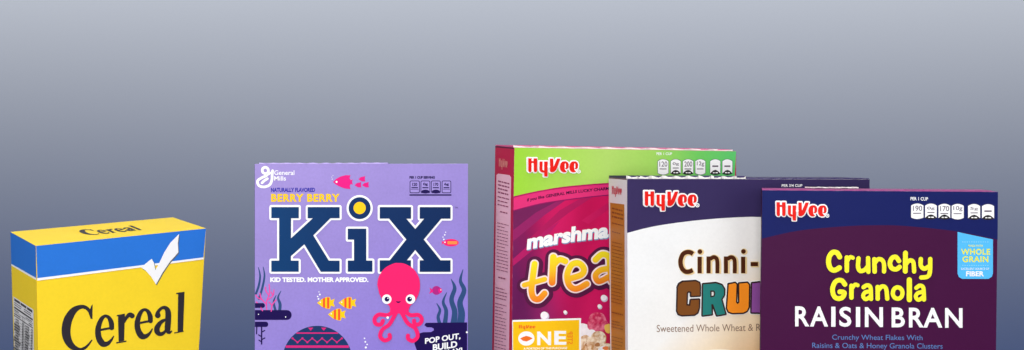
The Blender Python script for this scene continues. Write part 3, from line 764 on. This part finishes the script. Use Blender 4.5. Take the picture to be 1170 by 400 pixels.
a.text(lem, 'MADE WITH', *Z.r(132, 148, 214, 160), bold=.01); a.text(lem, 'WHOLE', *Z.r(90, 171, 256, 205), bold=.03, space=1.1); a.text(lem, 'GRAIN', *Z.r(98, 213, 246, 248), bold=.03, space=1.1)
pale = mat('pale_blue_print', (150, 214, 246))
for y in (130, 264):
    for k in range(12): a.rect(pale, *Z.r(96 + k * 13, y, 103 + k * 13, y + 4))
a.text(WHITE, 'EXCELLENT SOURCE OF', *Z.r(90, 279, 250, 291), bold=.0); a.text(WHITE, 'FIBER', *Z.r(118, 299, 220, 328), bold=.03)
a.build('whole_grain_badge', fp)
Z = Zoom(930, 280, 6.153); lemon = mat('bright_yellow_print', (250, 236, 50))
CR = [([(180, 82), (162, 54), (132, 50), (108, 78), (102, 120), (114, 160), (142, 176), (178, 158)], 36), ([(230, 86), (230, 178)], 32), ([(232, 112), (252, 84), (272, 88)], 28),
      ([(312, 92), (309, 150), (324, 180), (356, 172), (376, 150)], 31), ([(379, 90), (381, 186)], 31), ([(423, 98), (425, 184)], 32), ([(428, 122), (450, 98), (478, 104), (491, 136), (491, 184)], 30),
      ([(596, 110), (574, 82), (545, 92), (532, 128), (546, 160), (576, 168), (600, 152)], 33), ([(641, 54), (640, 182)], 35), ([(645, 132), (670, 106), (696, 118), (702, 184)], 30),
      ([(749, 96), (749, 142), (772, 164), (802, 150)], 31), ([(815, 96), (813, 180), (798, 218), (752, 226)], 31)]
GR = [([(216, 274), (192, 246), (154, 252), (131, 295), (135, 345), (160, 372), (198, 366), (212, 332), (180, 326)], 34), ([(262, 284), (262, 366)], 32), ([(264, 306), (286, 276), (306, 280)], 27),
      ([(346, 294), (372, 280), (396, 296), (400, 376)], 29), ([(394, 322), (358, 330), (344, 356), (362, 378), (392, 360)], 28), ([(446, 292), (446, 374)], 31), ([(450, 316), (476, 288), (504, 302), (513, 374)], 30),
      ([(668, 242), (668, 380)], 37), ([(716, 298), (742, 282), (766, 298), (771, 380)], 29), ([(764, 326), (728, 334), (713, 360), (732, 382), (762, 364)], 28)]
dkp = mat('lettering_violet_shade', (58, 18, 66))
a = Art(b5.front, 3)
for m, gr in ((dkp, 1.6), (lemon, 0)):
    for L, w in CR + GR: a.stroke(m, Z.st(L, w), grow=gr)
    a.ring(m, *Z.p(586, 334), 34 / Z.k, 40 / Z.k, 30 / Z.k + gr)
a.build('flavour_lettering', fp)
a = Art(b5.front, 3); ZR = Zoom(900, 340, 5.571)
for ch, x0, x1 in (('R', 47, 138), ('A', 141, 257), ('I', 277, 304), ('S', 328, 405), ('I', 434, 461), ('N', 491, 606), ('B', 661, 745), ('R', 771, 866), ('A', 862, 984), ('N', 1001, 1112)):
    a.text(WHITE, ch, *ZR.r(x0, 55 + (x0 - 45) * .012, x1, 183 + (x0 - 45) * .009), bold=.022)
a.build('title_lettering', fp)
sb = mat('steel_blue_print', (88, 124, 186))
a = Art(b5.front, 3); a.text(sb, 'Crunchy Wheat Flakes With', 950.8, 382.2, 1054, 389.8, slope=.006); a.text(sb, 'Raisins & Oats & Honey Granola Clusters', 928, 391.4, 1077, 399.4, slope=.006); a.build('ingredient_note', fp)
a = Art(b5.side, 0); a.poly(pur, b5.side_quad()); a.build('side_panel', b5.root)
b5.flap(ptop, mat('mauve_torn_edge', (168, 84, 140)), 0.0009, 0.05, seed=6, s1=.975)
b5.flap(RAW, RAW, 0.0011, 0.12, name='flap_liner', s0=.2, s1=.44, t0=.72, t1=.98, seed=8, n=20, lift=.0011)

# ------------------------------------------------------------------ setting: plinth and backdrop
def slab(name, x0, x1, y0, y1, z0, z1, m, bev=.004):
    bm = bmesh.new(); bmesh.ops.create_cube(bm, size=1)
    for v in bm.verts:
        v.co = Vector(((x0 + x1) / 2 + v.co.x * (x1 - x0), (y0 + y1) / 2 + v.co.y * (y1 - y0), (z0 + z1) / 2 + v.co.z * (z1 - z0)))
    bmesh.ops.bevel(bm, geom=list(bm.edges), offset=bev, segments=2, affect='EDGES')
    me = bpy.data.meshes.new(name); bm.to_mesh(me); bm.free(); me.materials.append(m)
    o = bpy.data.objects.new(name, me); COL.objects.link(o); o['kind'] = 'structure'
    return o
slab('tabletop', -1.0, 1.0, .42, 1.24, -.03, 0, mat('slate_laminate', (96, 106, 128), rough=.6, spec=.2))
bw = bpy.data.materials.new('slate_paper'); bw.use_nodes = True
pb = bw.node_tree.nodes['Principled BSDF']; pb.inputs['Roughness'].default_value = .95; pb.inputs['Specular IOR Level'].default_value = 0
nz = bw.node_tree.nodes.new('ShaderNodeTexNoise'); nz.inputs['Scale'].default_value = 900
cr = bw.node_tree.nodes.new('ShaderNodeValToRGB'); cr.color_ramp.elements[0].color = (.118, .126, .140, 1); cr.color_ramp.elements[1].color = (.122, .130, .144, 1)
bw.node_tree.links.new(nz.outputs['Fac'], cr.inputs['Fac']); bw.node_tree.links.new(cr.outputs['Color'], pb.inputs['Base Color'])
me = bpy.data.meshes.new('backdrop')                # paper sweep: wall curving into a floor far below the table
prof = [(-1.0, -1.7), (2.4, -1.7), (2.75, -1.66), (3.0, -1.55), (3.14, -1.38), (3.2, -1.1), (3.2, 3.0)]
me.from_pydata([(x, y, z) for y, z in prof for x in (-6, 6)], [], [(2 * i, 2 * i + 1, 2 * i + 3, 2 * i + 2) for i in range(len(prof) - 1)])
me.materials.append(bw)
for p in me.polygons: p.use_smooth = True
o = bpy.data.objects.new('backdrop', me); COL.objects.link(o); o['kind'] = 'structure'

# ------------------------------------------------------------------ lamps
def area(name, loc, target, sx, sy, power, col, spread=180):
    d = bpy.data.lights.new(name, 'AREA'); d.shape = 'RECTANGLE'; d.size, d.size_y = sx, sy; d.energy = power; d.color = col; d.spread = R(spread)
    o = bpy.data.objects.new(name, d); COL.objects.link(o); o.location = loc
    o.rotation_euler = (Vector(target) - Vector(loc)).to_track_quat('-Z', 'Y').to_euler()
    return o
area('key_softbox', (-.27, -.4, .60), (0, .85, .10), .75, 1.0, 17.2, (1, .985, .965))
area('fill_softbox', (.95, -.5, .65), (0, .85, .10), 1.0, 1.0, 6.0, (1, .985, .97))
area('overhead_softbox', (-.1, .62, 1.5), (-.1, .72, 0), 1.8, .8, 6.0, (1, .99, .97), 100)
area('backdrop_wash', (0, 1.4, 1.3), (0, 3.2, 2.8), 9, .12, 870, (1, .985, .95))
area('backdrop_blue', (0, 1.9, -1.3), (0, 3.2, -.1), 7, .4, 82, (.096, .29, 1))
w = bpy.data.worlds.new('World'); scene.world = w; w.use_nodes = True
w.node_tree.nodes['Background'].inputs['Color'].default_value = (.9, .95, 1, 1); w.node_tree.nodes['Background'].inputs['Strength'].default_value = .15

# ------------------------------------------------------------------ camera
cd = bpy.data.cameras.new('camera'); cam = bpy.data.objects.new('camera', cd); COL.objects.link(cam)
cam.location = CAM; cam.rotation_euler = (R(90), 0, 0)
cd.sensor_width = 36; cd.sensor_fit = 'HORIZONTAL'; cd.lens = F / 1170 * 36; cd.shift_y = -(200 - HY) / 1170
cd.clip_start = .02; cd.clip_end = 50
scene.camera = cam
scene.view_settings.view_transform = 'Standard'; scene.view_settings.look = 'None'; scene.view_settings.exposure = 0; scene.view_settings.gamma = 1
